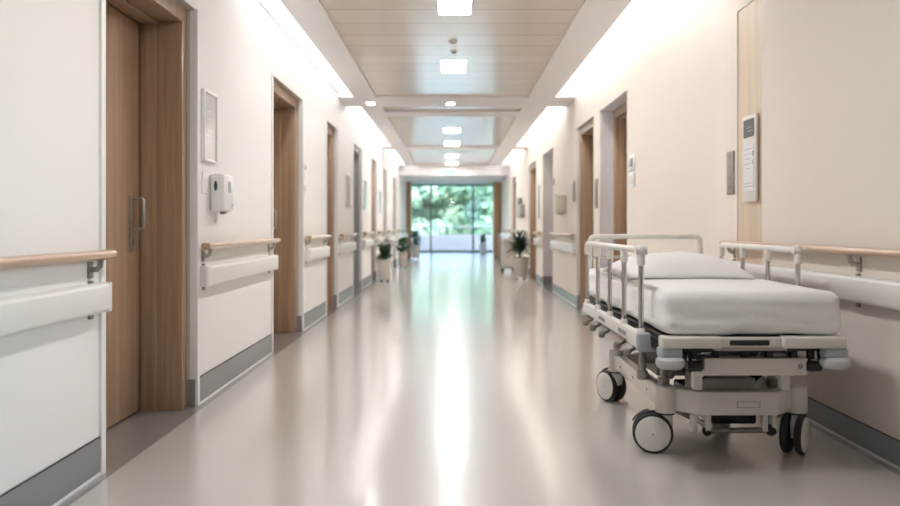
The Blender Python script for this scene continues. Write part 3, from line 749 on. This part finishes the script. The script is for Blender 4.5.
# brake / steer pedals under the front bar
m_ = MB(); m_.tube([(1.13, 3.60, .10), (1.38, 3.60, .105)], .013, 12); pb = build(m_, 'pedal_bar', M['bracket'], bed)
m_ = MB(); m_.ball((1.40, 3.60, .105), .026); m_.ball((1.12, 3.60, .10), .022); build_each(m_, 'pedal_knob', M['dark'], pb)
m_ = MB()
for x in (1.06, 1.12, 1.37, 1.41): m_.box(x - .012, x + .012, 3.58, 3.62, .10, .20, .004)
m_.tube([(1.06, 3.60, .17), (1.12, 3.62, .11)], .009, 10); m_.tube([(1.09, 3.6, .19), (1.13, 3.6, .12)], .011, 10)
build_each(m_, 'pedal_link', M['cream'], bed)
m_ = MB(); m_.box(1.16, 1.36, 3.66, 4.3, .115, .20, .01); build(m_, 'pump_unit', M['dark'], bed)
m_ = MB(); m_.prism([(.96, .18), (1.12, .11), (1.13, .125), (.98, .195)], 3.66, 3.70, axis='Y'); m_.prism([(1.40, .11), (1.5, .17), (1.49, .185), (1.39, .125)], 3.66, 3.70, axis='Y'); build_each(m_, 'brace', M['bracket'], bed)
# side rails
def siderail(x, s, posts, zt, nm):
    a, b = posts[0], posts[-1]
    m_ = MB()
    m_.box(x - .018, x + .018, a - .03, b + .05, .492, .548, .005); r = build(m_, 'side_rail', M['cream_rail'], bed)
    tag(r, None)
    m_ = MB(); m_.tube([(x, a, zt), (x, b - .02, zt), (x, b, zt - .008), (x, b + .012, zt - .03)], .0155, 14); build(m_, 'top_bar', M['cream_rail'], r)
    for i, y in enumerate(posts):
        m_ = MB(); m_.tube([(x, y, .54), (x, y, zt - .04)], .0115, 14); build(m_, 'post', M['chrome'], r)
        m_ = MB(); m_.lathe([(.015, zt - .065), (.0175, zt - .055), (.0175, zt - .01), (.014, zt)], (x, y, 0), 16)
        m_.lathe([(.017, .54), (.017, .565), (.013, .572)], (x, y, 0), 16)
        if i == 0: m_.ball((x, y, zt), .025); m_.tube([(x - .024, y, zt), (x + .024, y, zt)], .02, 14)
        build_each(m_, 'post_sleeve', M['cream_rail'], r)
    m_ = MB(); m_.box(x - .026, x + .03, a - .06, a - .012, .478, .556, .01, 3); build(m_, 'rail_end_block', M['bluegrey'], r)
    m_ = MB(); m_.box(x - .022, x + .022, a - .012, a + .16, .488, .552, .006); build(m_, 'latch_cover', M['cream_rail'], r)
    m_ = MB()
    for k in range(2): m_.box(x - s * .0225 - .001, x - s * .0225 + .001, a + .20 + k * .5, a + .36 + k * .5, .512, .53)
    build_each(m_, 'rail_label', M['ink'], r)
    for i, y in enumerate([a + .12, a + .33, a + .72, a + .98, a + 1.22]):
        if y > b: break
        m_ = MB(); m_.tube([(x + s * .02, y + .05, .49), (x + s * .005, y + .03, .462), (x - s * .03, y, .452)], .008, 10)
        m_.lathe([(.012, -.016), (.018, -.01), (.018, .008), (.012, .014)], (0, 0, 0), 16, mtx=Matrix.Translation((x - s * .035, y, .45)) @ Matrix.Rotation(-PI / 2 * s, 4, 'Y'))
        build(m_, 'release_knob', M['bracket'], r)
siderail(.795, 1, [3.45, 3.79, 4.13, 4.47, 4.81], .898, 'l')
siderail(1.607, -1, [3.81, 4.17, 4.53, 4.89], .888, 'r')
m_ = MB()
for x in (.82, 1.585):
    for y in (3.62, 4.0, 4.4, 4.75): m_.box(min(x, .84) if x < 1 else 1.565, max(x, .845) if x < 1 else 1.60, y - .02, y + .02, .50, .53, .003)
build_each(m_, 'rail_mount', M['dark'], bed)
# head end push rail
m_ = MB(); hx0, hx1, hy = .885, 1.595, 5.27
m_.tube([(hx0, hy, .53), (hx0, hy, .90), (hx0 + .01, hy, .925), (hx0 + .03, hy, .932), (hx1 - .03, hy, .932), (hx1 - .01, hy, .925), (hx1, hy, .90), (hx1, hy, .53)], .0165, 14)
hr = build(m_, 'head_rail', M['cream_rail'], bed)
m_ = MB(); m_.tube([(hx0, hy, .80), (hx1, hy, .80)], .011, 12); build(m_, 'cross_bar', M['chrome'], hr)
m_ = MB()
for x in (hx0, hx1): m_.lathe([(.022, .50), (.022, .58), (.018, .59)], (x, hy, 0), 16)
build_each(m_, 'socket', M['bluegrey'], hr)

# mattress with fitted sheet
def rounded(x0, x1, y0, y1, z0, z1, r, nx, ny, nz, disp):
    bm = bmesh.new(); g = {}
    def vert(i, j, k):
        if (i, j, k) not in g:
            p = Vector((x0 + (x1 - x0) * i / nx, y0 + (y1 - y0) * j / ny, z0 + (z1 - z0) * k / nz))
            q = Vector((min(max(p.x, x0 + r), x1 - r), min(max(p.y, y0 + r), y1 - r), min(max(p.z, z0 + r), z1 - r)))
            d = p - q
            n = d.normalized() if d.length > 1e-6 else Vector((0, 0, 1))
            p = q + n * r
            g[(i, j, k)] = bm.verts.new(disp(p, n))
        return g[(i, j, k)]
    for i in range(nx):
        for j in range(ny):
            for k in (0, nz): bm.faces.new([vert(i, j, k), vert(i + 1, j, k), vert(i + 1, j + 1, k), vert(i, j + 1, k)])
    for i in range(nx):
        for k in range(nz):
            for j in (0, ny): bm.faces.new([vert(i, j, k), vert(i + 1, j, k), vert(i + 1, j, k + 1), vert(i, j, k + 1)])
    for j in range(ny):
        for k in range(nz):
            for i in (0, nx): bm.faces.new([vert(i, j, k), vert(i, j + 1, k), vert(i, j + 1, k + 1), vert(i, j, k + 1)])
    bmesh.ops.recalc_face_normals(bm, faces=bm.faces)
    return bm
def sheet_disp(p, n):
    side = 1 - max(0, n.z)
    low = max(0, min(1, (.70 - p.z) / .12))
    a = noise.noise(Vector((p.x * 5, p.y * 5, p.z * 9))) * .006
    fold = noise.noise(Vector((p.x * 9 + p.z * 5, p.y * 9 - p.z * 7, p.z * 16 + 3))) * .011 * side * (.4 + low)
    rid = (1 - abs(noise.noise(Vector((p.x * 3.1, p.y * 3.1 + 7, p.z * 22)))) * 3) * .005 * side * low
    crown = .006 * (1 - ((p.x - 1.2) / .37) ** 2) * max(0, n.z)
    top = noise.noise(Vector((p.x * 2.5, p.y * 2.2, 5))) * .005
    return p + n * (a * .5 + fold * .55 + rid) + Vector((0, 0, (crown + top) * max(0, n.z)))
mm = MB(); mm.bm.free(); mm.bm = rounded(.850, 1.578, 3.302, 5.22, .560, .733, .042, 60, 130, 22, sheet_disp)
o = build(mm, 'mattress', M['sheet'], None, angle=180); tag(o, 'thick white mattress under a smooth fitted sheet on the stretcher bed', 'mattress')
# pillow
def pillow(cx, cy, z, hw, hd, h):
    bm = bmesh.new(); n = 48; G = {}
    for side in (1, -1):
        for i in range(n + 1):
            for j in range(n + 1):
                u, v = i / n * 2 - 1, j / n * 2 - 1
                edge = i in (0, n) or j in (0, n)
                if edge and side == -1: G[(i, j, -1)] = G[(i, j, 1)]; continue
                f = ((1 - abs(u) ** 2.6) * (1 - abs(v) ** 2.4)) ** .55
                px = 1 - .06 * (1 - abs(u) ** 4) * 0 - .05 * (v * v < .999) * (1 - v * v) * abs(u)
                py = 1 - .07 * (1 - u * u) * abs(v)
                zz = h * f * (.86 if side > 0 else -.05)
                zz += noise.noise(Vector((u * 2.2 + 3, v * 2.2, side))) * .012 * f
                zz += (1 - abs(noise.noise(Vector((u * 4 + v * 2, v * 5, 9)))) * 2.5) * .004 * f * (side > 0)
                G[(i, j, side)] = bm.verts.new((cx + u * hw * px, cy + v * hd * py, z + max(zz, 0)))
    for side in (1, -1):
        for i in range(n):
            for j in range(n):
                q = [G[(i, j, side)], G[(i + 1, j, side)], G[(i + 1, j + 1, side)], G[(i, j + 1, side)]]
                bm.faces.new(q if side > 0 else q[::-1])
    bmesh.ops.recalc_face_normals(bm, faces=bm.faces); return bm
mm = MB(); mm.bm.free(); mm.bm = pillow(1.175, 4.36, .7415, .325, .34, .135)
o = build(mm, 'pillow', M['pillow'], None, angle=180); tag(o, 'plump white pillow at the head of the mattress', 'pillow')

# ------------------------------------------------------------------ plants and cart
def blade(mb, base, yaw, pitch, length, width, curl, mi=0, seg=5):
    d = Vector((math.cos(yaw), math.sin(yaw), 0)); sd = Vector((-d.y, d.x, 0)); p = Vector(base); a = pitch; prev = None
    for k in range(seg + 1):
        t = k / seg; wd = width * (math.sin(PI * (t * .86 + .1)) ** .8) if t < 1 else 0.0005
        cur = (mb.bm.verts.new(p - sd * wd / 2), mb.bm.verts.new(p + Vector((0, 0, -wd * .12))), mb.bm.verts.new(p + sd * wd / 2))
        if prev:
            for q in (0, 1):
                f = mb.bm.faces.new((prev[q], prev[q + 1], cur[q + 1], cur[q])); f.material_index = mi
        prev = cur
        p = p + (d * math.cos(a) + Vector((0, 0, 1)) * math.sin(a)) * (length / seg); a -= curl / seg
def pot_plant(name, x, y, r, hp, htot, potm, leafm, lab, style, group=None, square=False, casters=True):
    e = empty(name, (x, y, 0)); tag(e, lab, 'potted plant', 'potted plants standing along the corridor')
    z0 = .05 if casters else 0.0
    m_ = MB()
    if square:
        m_.prism([(x - r * .9, y - r * .9), (x + r * .9, y - r * .9), (x + r * .9, y + r * .9), (x - r * .9, y + r * .9)], z0, hp, bev=.012)
        m_.box(x - r * .96, x + r * .96, y - r * .96, y + r * .96, hp - .05, hp - .015, .006)
    else:
        m_.lathe([(r * .74, z0), (r * .78, z0 + .01), (r, hp - .03), (r * 1.04, hp - .025), (r * 1.04, hp), (r * .93, hp), (r * .91, hp - .05)], (x, y, 0), 28)
    p_ = build(m_, 'pot', M[potm], e)
    m_ = MB(); m_.lathe([(r * .86, hp - .03), (r * .80, hp + .004), (r * .3, hp + .012)], (x, y, 0), 20); build(m_, 'soil', M['soil'], e)
    if casters:
        for k in range(4):
            an = PI / 4 + k * PI / 2; cx, cy = x + r * .62 * math.cos(an), y + r * .62 * math.sin(an)
            m_ = MB(); m_.lathe([(.02, -.012), (.026, -.008), (.026, .008), (.02, .012)], (0, 0, 0), 16, mtx=Matrix.Translation((cx, cy, .026)) @ Matrix.Rotation(PI / 2, 4, 'Y')); m_.box(cx - .006, cx + .006, cy - .008, cy + .008, .026, z0 + .004); build(m_, 'castor', M['black'], e)
    m_ = MB(); top = htot - hp
    if style == 'spiky':
        for k in range(3):
            sx, sy = x + random.uniform(-.05, .05), y + random.uniform(-.05, .05); sh = top * (.25 + .16 * k)
            m_.tube([(sx, sy, hp - .02), (sx + .01, sy, hp + sh)], .012, 8, mi=1)
            for q in range(46):
                blade(m_, (sx, sy, hp + sh * random.uniform(.25, 1)), random.uniform(0, 2 * PI), random.uniform(.15, 1.35), top * random.uniform(.45, .75), .042, random.uniform(.3, 1.5))
    elif style == 'upright':
        for q in range(80):
            blade(m_, (x + random.gauss(0, .03), y + random.gauss(0, .03), hp + random.uniform(0, .5) * top), random.uniform(0, 2 * PI), random.uniform(.5, 1.45), top * random.uniform(.3, .5), .05, random.uniform(.2, 1.0))
    else:
        for q in range(130):
            an, rr = random.uniform(0, 2 * PI), random.uniform(0, r * .8)
            blade(m_, (x + rr * math.cos(an), y + rr * math.sin(an), hp + random.uniform(0, top * .75)), an + random.gauss(0, .5), random.uniform(.0, 1.2), top * random.uniform(.2, .36), .07, random.uniform(.4, 1.6))
    build(m_, 'foliage', [M[leafm], M['bark']], e)
    if style == 'flowers':
        m_ = MB()
        for q in range(24):
            an, rr = random.uniform(0, 2 * PI), random.uniform(r * .4, r * 1.15); c_ = Vector((x + rr * math.cos(an), y + rr * math.sin(an), hp + top * random.uniform(.5, 1.25)))
            for k in range(5): blade(m_, c_, k * 2 * PI / 5 + q, .5, .085, .065, .9, seg=3)
        build(m_, 'flowers', M['petal'], e)
        m_ = MB()
        for q in range(6):
            an = q * 1.05; m_.tube([(x, y, hp - .02), (x + .06 * math.cos(an), y + .06 * math.sin(an), hp + top * .6), (x + .13 * math.cos(an), y + .13 * math.sin(an), hp + top * 1.0)], .004, 6)
        build(m_, 'flower_stems', M['leaf'], e)
    return e
pot_plant('potted_plant', 1.27, 15.2, .15, .42, .98, 'pot', 'leafdark', 'tall spiky dark green plant in a taupe round pot beside the beige cart', 'spiky')
pot_plant('potted_plant', 1.09, 28.8, .13, .40, .82, 'potlight', 'leafdark', 'small dark plant in a cream pot beside the end window', 'upright', casters=False)
pot_plant('planter_box', -1.20, 14.6, .13, .40, .74, 'potlight', 'leaf', 'beige wheeled planter with white flowers and leaves before the green plants', 'flowers', square=True)
pot_plant('potted_plant', -1.16, 19.3, .11, .37, .80, 'pot', 'leaf', 'leafy green plant in a taupe pot behind the flower planter', 'bushy')
pot_plant('potted_plant', -1.09, 24.6, .13, .42, .95, 'potlight', 'leaf', 'bright green plant in a cream pot before the oak pilaster', 'bushy')

e = empty('utility_cart', (1.21, 17.7, 0)); tag(e, 'beige wheeled utility cart with a push handle behind the tall potted plant', 'cart')
m_ = MB(); m_.box(1.09, 1.33, 17.5, 17.95, .11, .68, .012); cb = build(m_, 'cabinet', M['cart'], e)
m_ = MB(); m_.box(1.06, 1.36, 17.46, 17.99, .68, .72, .01); build(m_, 'top', M['offwhite'], e)
m_ = MB(); m_.box(1.105, 1.315, 17.492, 17.5, .14, .42, .003); build(m_, 'door_panel', M['cart'], cb)
m_ = MB(); m_.box(1.105, 1.315, 17.492, 17.5, .44, .65, .003); dr = build(m_, 'drawer', M['cart'], cb)
m_ = MB(); m_.tube([(1.06, 17.5, .10), (1.02, 17.5, .5), (1.0, 17.5, .84), (1.0, 17.94, .84), (1.02, 17.94, .5), (1.06, 17.94, .10)], .012, 10); m_.box(1.0, 1.10, 17.49, 17.51, .68, .70); build(m_, 'push_handle', M['steel'], e)
m_ = MB(); m_.box(1.05, 1.34, 17.49, 17.96, .085, .11, .004); build(m_, 'base_plate', M['bracket'], e)
for cx in (1.09, 1.32):
    for cy in (17.53, 17.92):
        m_ = MB(); m_.lathe([(.03, -.012), (.04, -.009), (.04, .009), (.03, .012)], (0, 0, 0), 18, mtx=Matrix.Translation((cx, cy, .04)) @ Matrix.Rotation(PI / 2, 4, 'Y')); m_.box(cx - .018, cx + .018, cy - .012, cy + .012, .045, .088, .003); build(m_, 'castor', M['black'], e)

# ------------------------------------------------------------------ end window, balcony, outside
e = empty('window_1', (0, YW, 0)); tag(e, 'full height end window with dark mullions looking onto trees', kind='structure')
m_ = MB()
m_.box(-4.1, 4.1, YW - .05, YW + .05, 0, .07); m_.box(-4.1, 4.1, YW - .05, YW + .05, 2.53, 2.60)
build(m_, 'window_frame', M['alu'], e)
mx = [-4.05, -2.43, -.81, .81, 2.43, 4.05]
for x in mx:
    m_ = MB(); m_.box(x - .035, x + .035, YW - .05, YW + .05, .07, 2.53); build(m_, 'mullion', M['alu'], e)
for x0, x1 in zip(mx, mx[1:]):
    m_ = MB(); m_.box(x0 + .035, x1 - .035, YW - .006, YW + .006, .07, 2.53); build(m_, 'pane', M['glass'], e)
e = empty('added_side_window', (XN + .2, 1.2, 1.2)); tag(e, 'added side window out of view, lets daylight onto the near left wall', kind='structure')  # unseen window, added to bring cool daylight to the near left wall
m_ = MB()
for bx in ((.8, 1.6, 1.2, 1.26), (.8, 1.6, 2.24, 2.3), (.8, .86, 1.26, 2.24), (1.54, 1.6, 1.26, 2.24), (1.17, 1.23, 1.26, 2.24)): m_.box(XN + .17, XN + .23, *bx)
build(m_, 'window_frame', M['alu'], e)
for bx in ((.86, 1.17), (1.23, 1.54)):
    m_ = MB(); m_.box(XN + .195, XN + .205, *bx, 1.26, 2.24); build(m_, 'pane', M['glass'], e)
m_ = MB(); m_.box(-5, 5, YW + .05, 33.2, -.25, -.02); struct(m_, 'floor_balcony', M['concrete'], 'concrete balcony outside the window')
m_ = MB(); m_.box(-5, 5, 32.85, 33.0, -.25, .65); struct(m_, 'wall_balcony', M['parapet'], 'white balcony parapet outside the end window')
e = empty('balcony_railing', (0, 32.92, .65)); tag(e, 'grey metal railing on the white parapet outside the window', 'railing')
m_ = MB(); m_.tube([(-5, 32.92, .965), (5, 32.92, .965)], .03, 12); build(m_, 'top_rail', M['railing'], e)
for x in (-4.2, -2.8, -1.4, 0.0, 1.4, 2.8, 4.2):
    m_ = MB(); m_.box(x - .02, x + .02, 32.9, 32.94, .65, .94); build(m_, 'post', M['railing'], e)
m_ = MB(); m_.box(-40, 40, 33.3, 90, -3.4, -3.2); struct(m_, 'ground', M['grass'], 'grass outside far below the window')

hb = bmesh.new(); GV = {}
for i in range(81):
    for j in range(31):
        X_, Y_ = -60 + 1.5 * i, 60 + 1.5 * j
        z_ = -3.6 + 13 * (1 - math.exp(-j / 9)) + 3.0 * noise.noise(Vector((X_ * .07, Y_ * .07, 1))) + 1.5 * noise.noise(Vector((X_ * .4, Y_ * .4, 4))) * min(1, j / 3)
        GV[i, j] = hb.verts.new((X_, Y_, z_))
for i in range(80):
    for j in range(30): hb.faces.new((GV[i, j], GV[i + 1, j], GV[i + 1, j + 1], GV[i, j + 1]))
m_ = MB(); m_.bm.free(); m_.bm = hb
struct(m_, 'ground_hill', mat('hill_scrub', (.17, .24, .20), .9, var=.5, vscale=.6), 'green scrub covered hillside far behind the trees', angle=180)
def tree(x, y, h, cr, k, lab):
    e = empty('tree', (x, y, -3.2)); tag(e, lab, 'tree', 'pale green trees outside the end window')
    m_ = MB(); m_.tube([(x, y, -3.25), (x + .1, y, -3.2 + h * .3), (x - .05, y, -3.2 + h * .75)], [.18, .14, .05], 10); build(m_, 'trunk', M['bark'], e)
    m_ = MB(); rnd = random.Random(k * 13 + 5)
    blobs = []
    for q in range(20):
        a = rnd.uniform(0, 2 * PI); rr = cr * rnd.uniform(.1, .85); z = -3.2 + h * rnd.uniform(.34, .9)
        blobs.append((Vector((x + rr * math.cos(a), y + rr * math.sin(a), z)), cr * rnd.uniform(.32, .52)))
    for c_, r_ in blobs:
        for q in range(330):
            d = Vector((rnd.gauss(0, 1), rnd.gauss(0, 1), rnd.gauss(0, 1))).normalized()
            p = c_ + d * r_ * rnd.uniform(.6, 1.05)
            u = d.orthogonal().normalized(); u = (u + Vector((rnd.uniform(-1, 1), rnd.uniform(-1, 1), rnd.uniform(-1, 1))) * .6).normalized(); v = d.cross(u).normalized()
            L_ = rnd.uniform(.13, .24)
            m_.quad(p - u * L_, p - v * L_ * .5, p + u * L_, p + v * L_ * .5)
        t = bmesh.new(); bmesh.ops.create_icosphere(t, subdivisions=2, radius=r_ * .6)
        for vv in t.verts: vv.co = c_ + vv.co * (1 + .3 * noise.noise(vv.co * 3))
        m_._add(t, 0)
    build(m_, 'crown', M['tree%d' % (k % 3)], e, smooth=False)
tree(-2.2, 44, 7.2, 2.0, 0, 'rounded pale tree behind the first window pane')
tree(.3, 46, 8.0, 2.3, 1, 'tall light green tree behind the middle window pane')
tree(2.6, 43, 7.4, 2.0, 2, 'dense green tree behind the last window pane')
tree(-4.8, 50, 7.0, 2.2, 3, 'paler tree further away beyond the first pane')
tree(5.6, 49, 8.2, 2.4, 4, 'tall tree further away beyond the last pane')
tree(-.9, 56, 8.0, 2.6, 5, 'distant tree showing between the nearer crowns')
tree(2.0, 55, 8.6, 2.6, 7, 'distant tall tree behind the dense green one')

# ------------------------------------------------------------------ sky, camera, view
wd = bpy.data.worlds.new('sky'); SC.world = wd; wd.use_nodes = True
nt = wd.node_tree; bg = nt.nodes['Background']
sky = nt.nodes.new('ShaderNodeTexSky'); sky.sky_type = 'NISHITA'; sky.sun_disc = False
sky.sun_elevation = math.radians(48); sky.sun_rotation = math.radians(150); sky.air_density = 1.2; sky.dust_density = 3.0
nt.links.new(sky.outputs['Color'], bg.inputs['Color']); bg.inputs['Strength'].default_value = 1.6
for loc, rot, sx_, sy_ in (((0, YW - .07, 1.3), (-PI / 2, 0, 0), 8.1, 2.5), ((XN + .15, 1.2, 1.75), (0, PI / 2, 0), 1.1, .8)):
    pl = bpy.data.lights.new('sky_portal', 'AREA'); pl.shape = 'RECTANGLE'; pl.size = sx_; pl.size_y = sy_; pl.cycles.is_portal = True
    po = bpy.data.objects.new('sky_portal', pl); COL.objects.link(po); po.location = loc; po.rotation_euler = rot

cam = bpy.data.cameras.new('camera'); co = bpy.data.objects.new('camera', cam); COL.objects.link(co)
co.location = (0, 0, 1.0); co.rotation_euler = (PI / 2, 0, 0)
cam.sensor_width = 36; cam.lens = 36 * 820 / 900; cam.shift_x = -2 / 900; cam.shift_y = -27 / 900
cam.clip_start = .05; cam.clip_end = 300
cam.dof.use_dof = True; cam.dof.focus_distance = 3.9; cam.dof.aperture_fstop = 1.9
SC.camera = co
SC.view_settings.view_transform = 'Standard'; SC.view_settings.look = 'None'
SC.view_settings.gamma = 1; SC.view_settings.use_curve_mapping = False
SC.view_settings.exposure = 1.3
cy = SC.cycles
cy.max_bounces = 10; cy.diffuse_bounces = 6; cy.glossy_bounces = 5; cy.transparent_max_bounces = 8
cy.caustics_reflective = False; cy.caustics_refractive = False
cy.sample_clamp_indirect = 6.0
cy.use_denoising = True
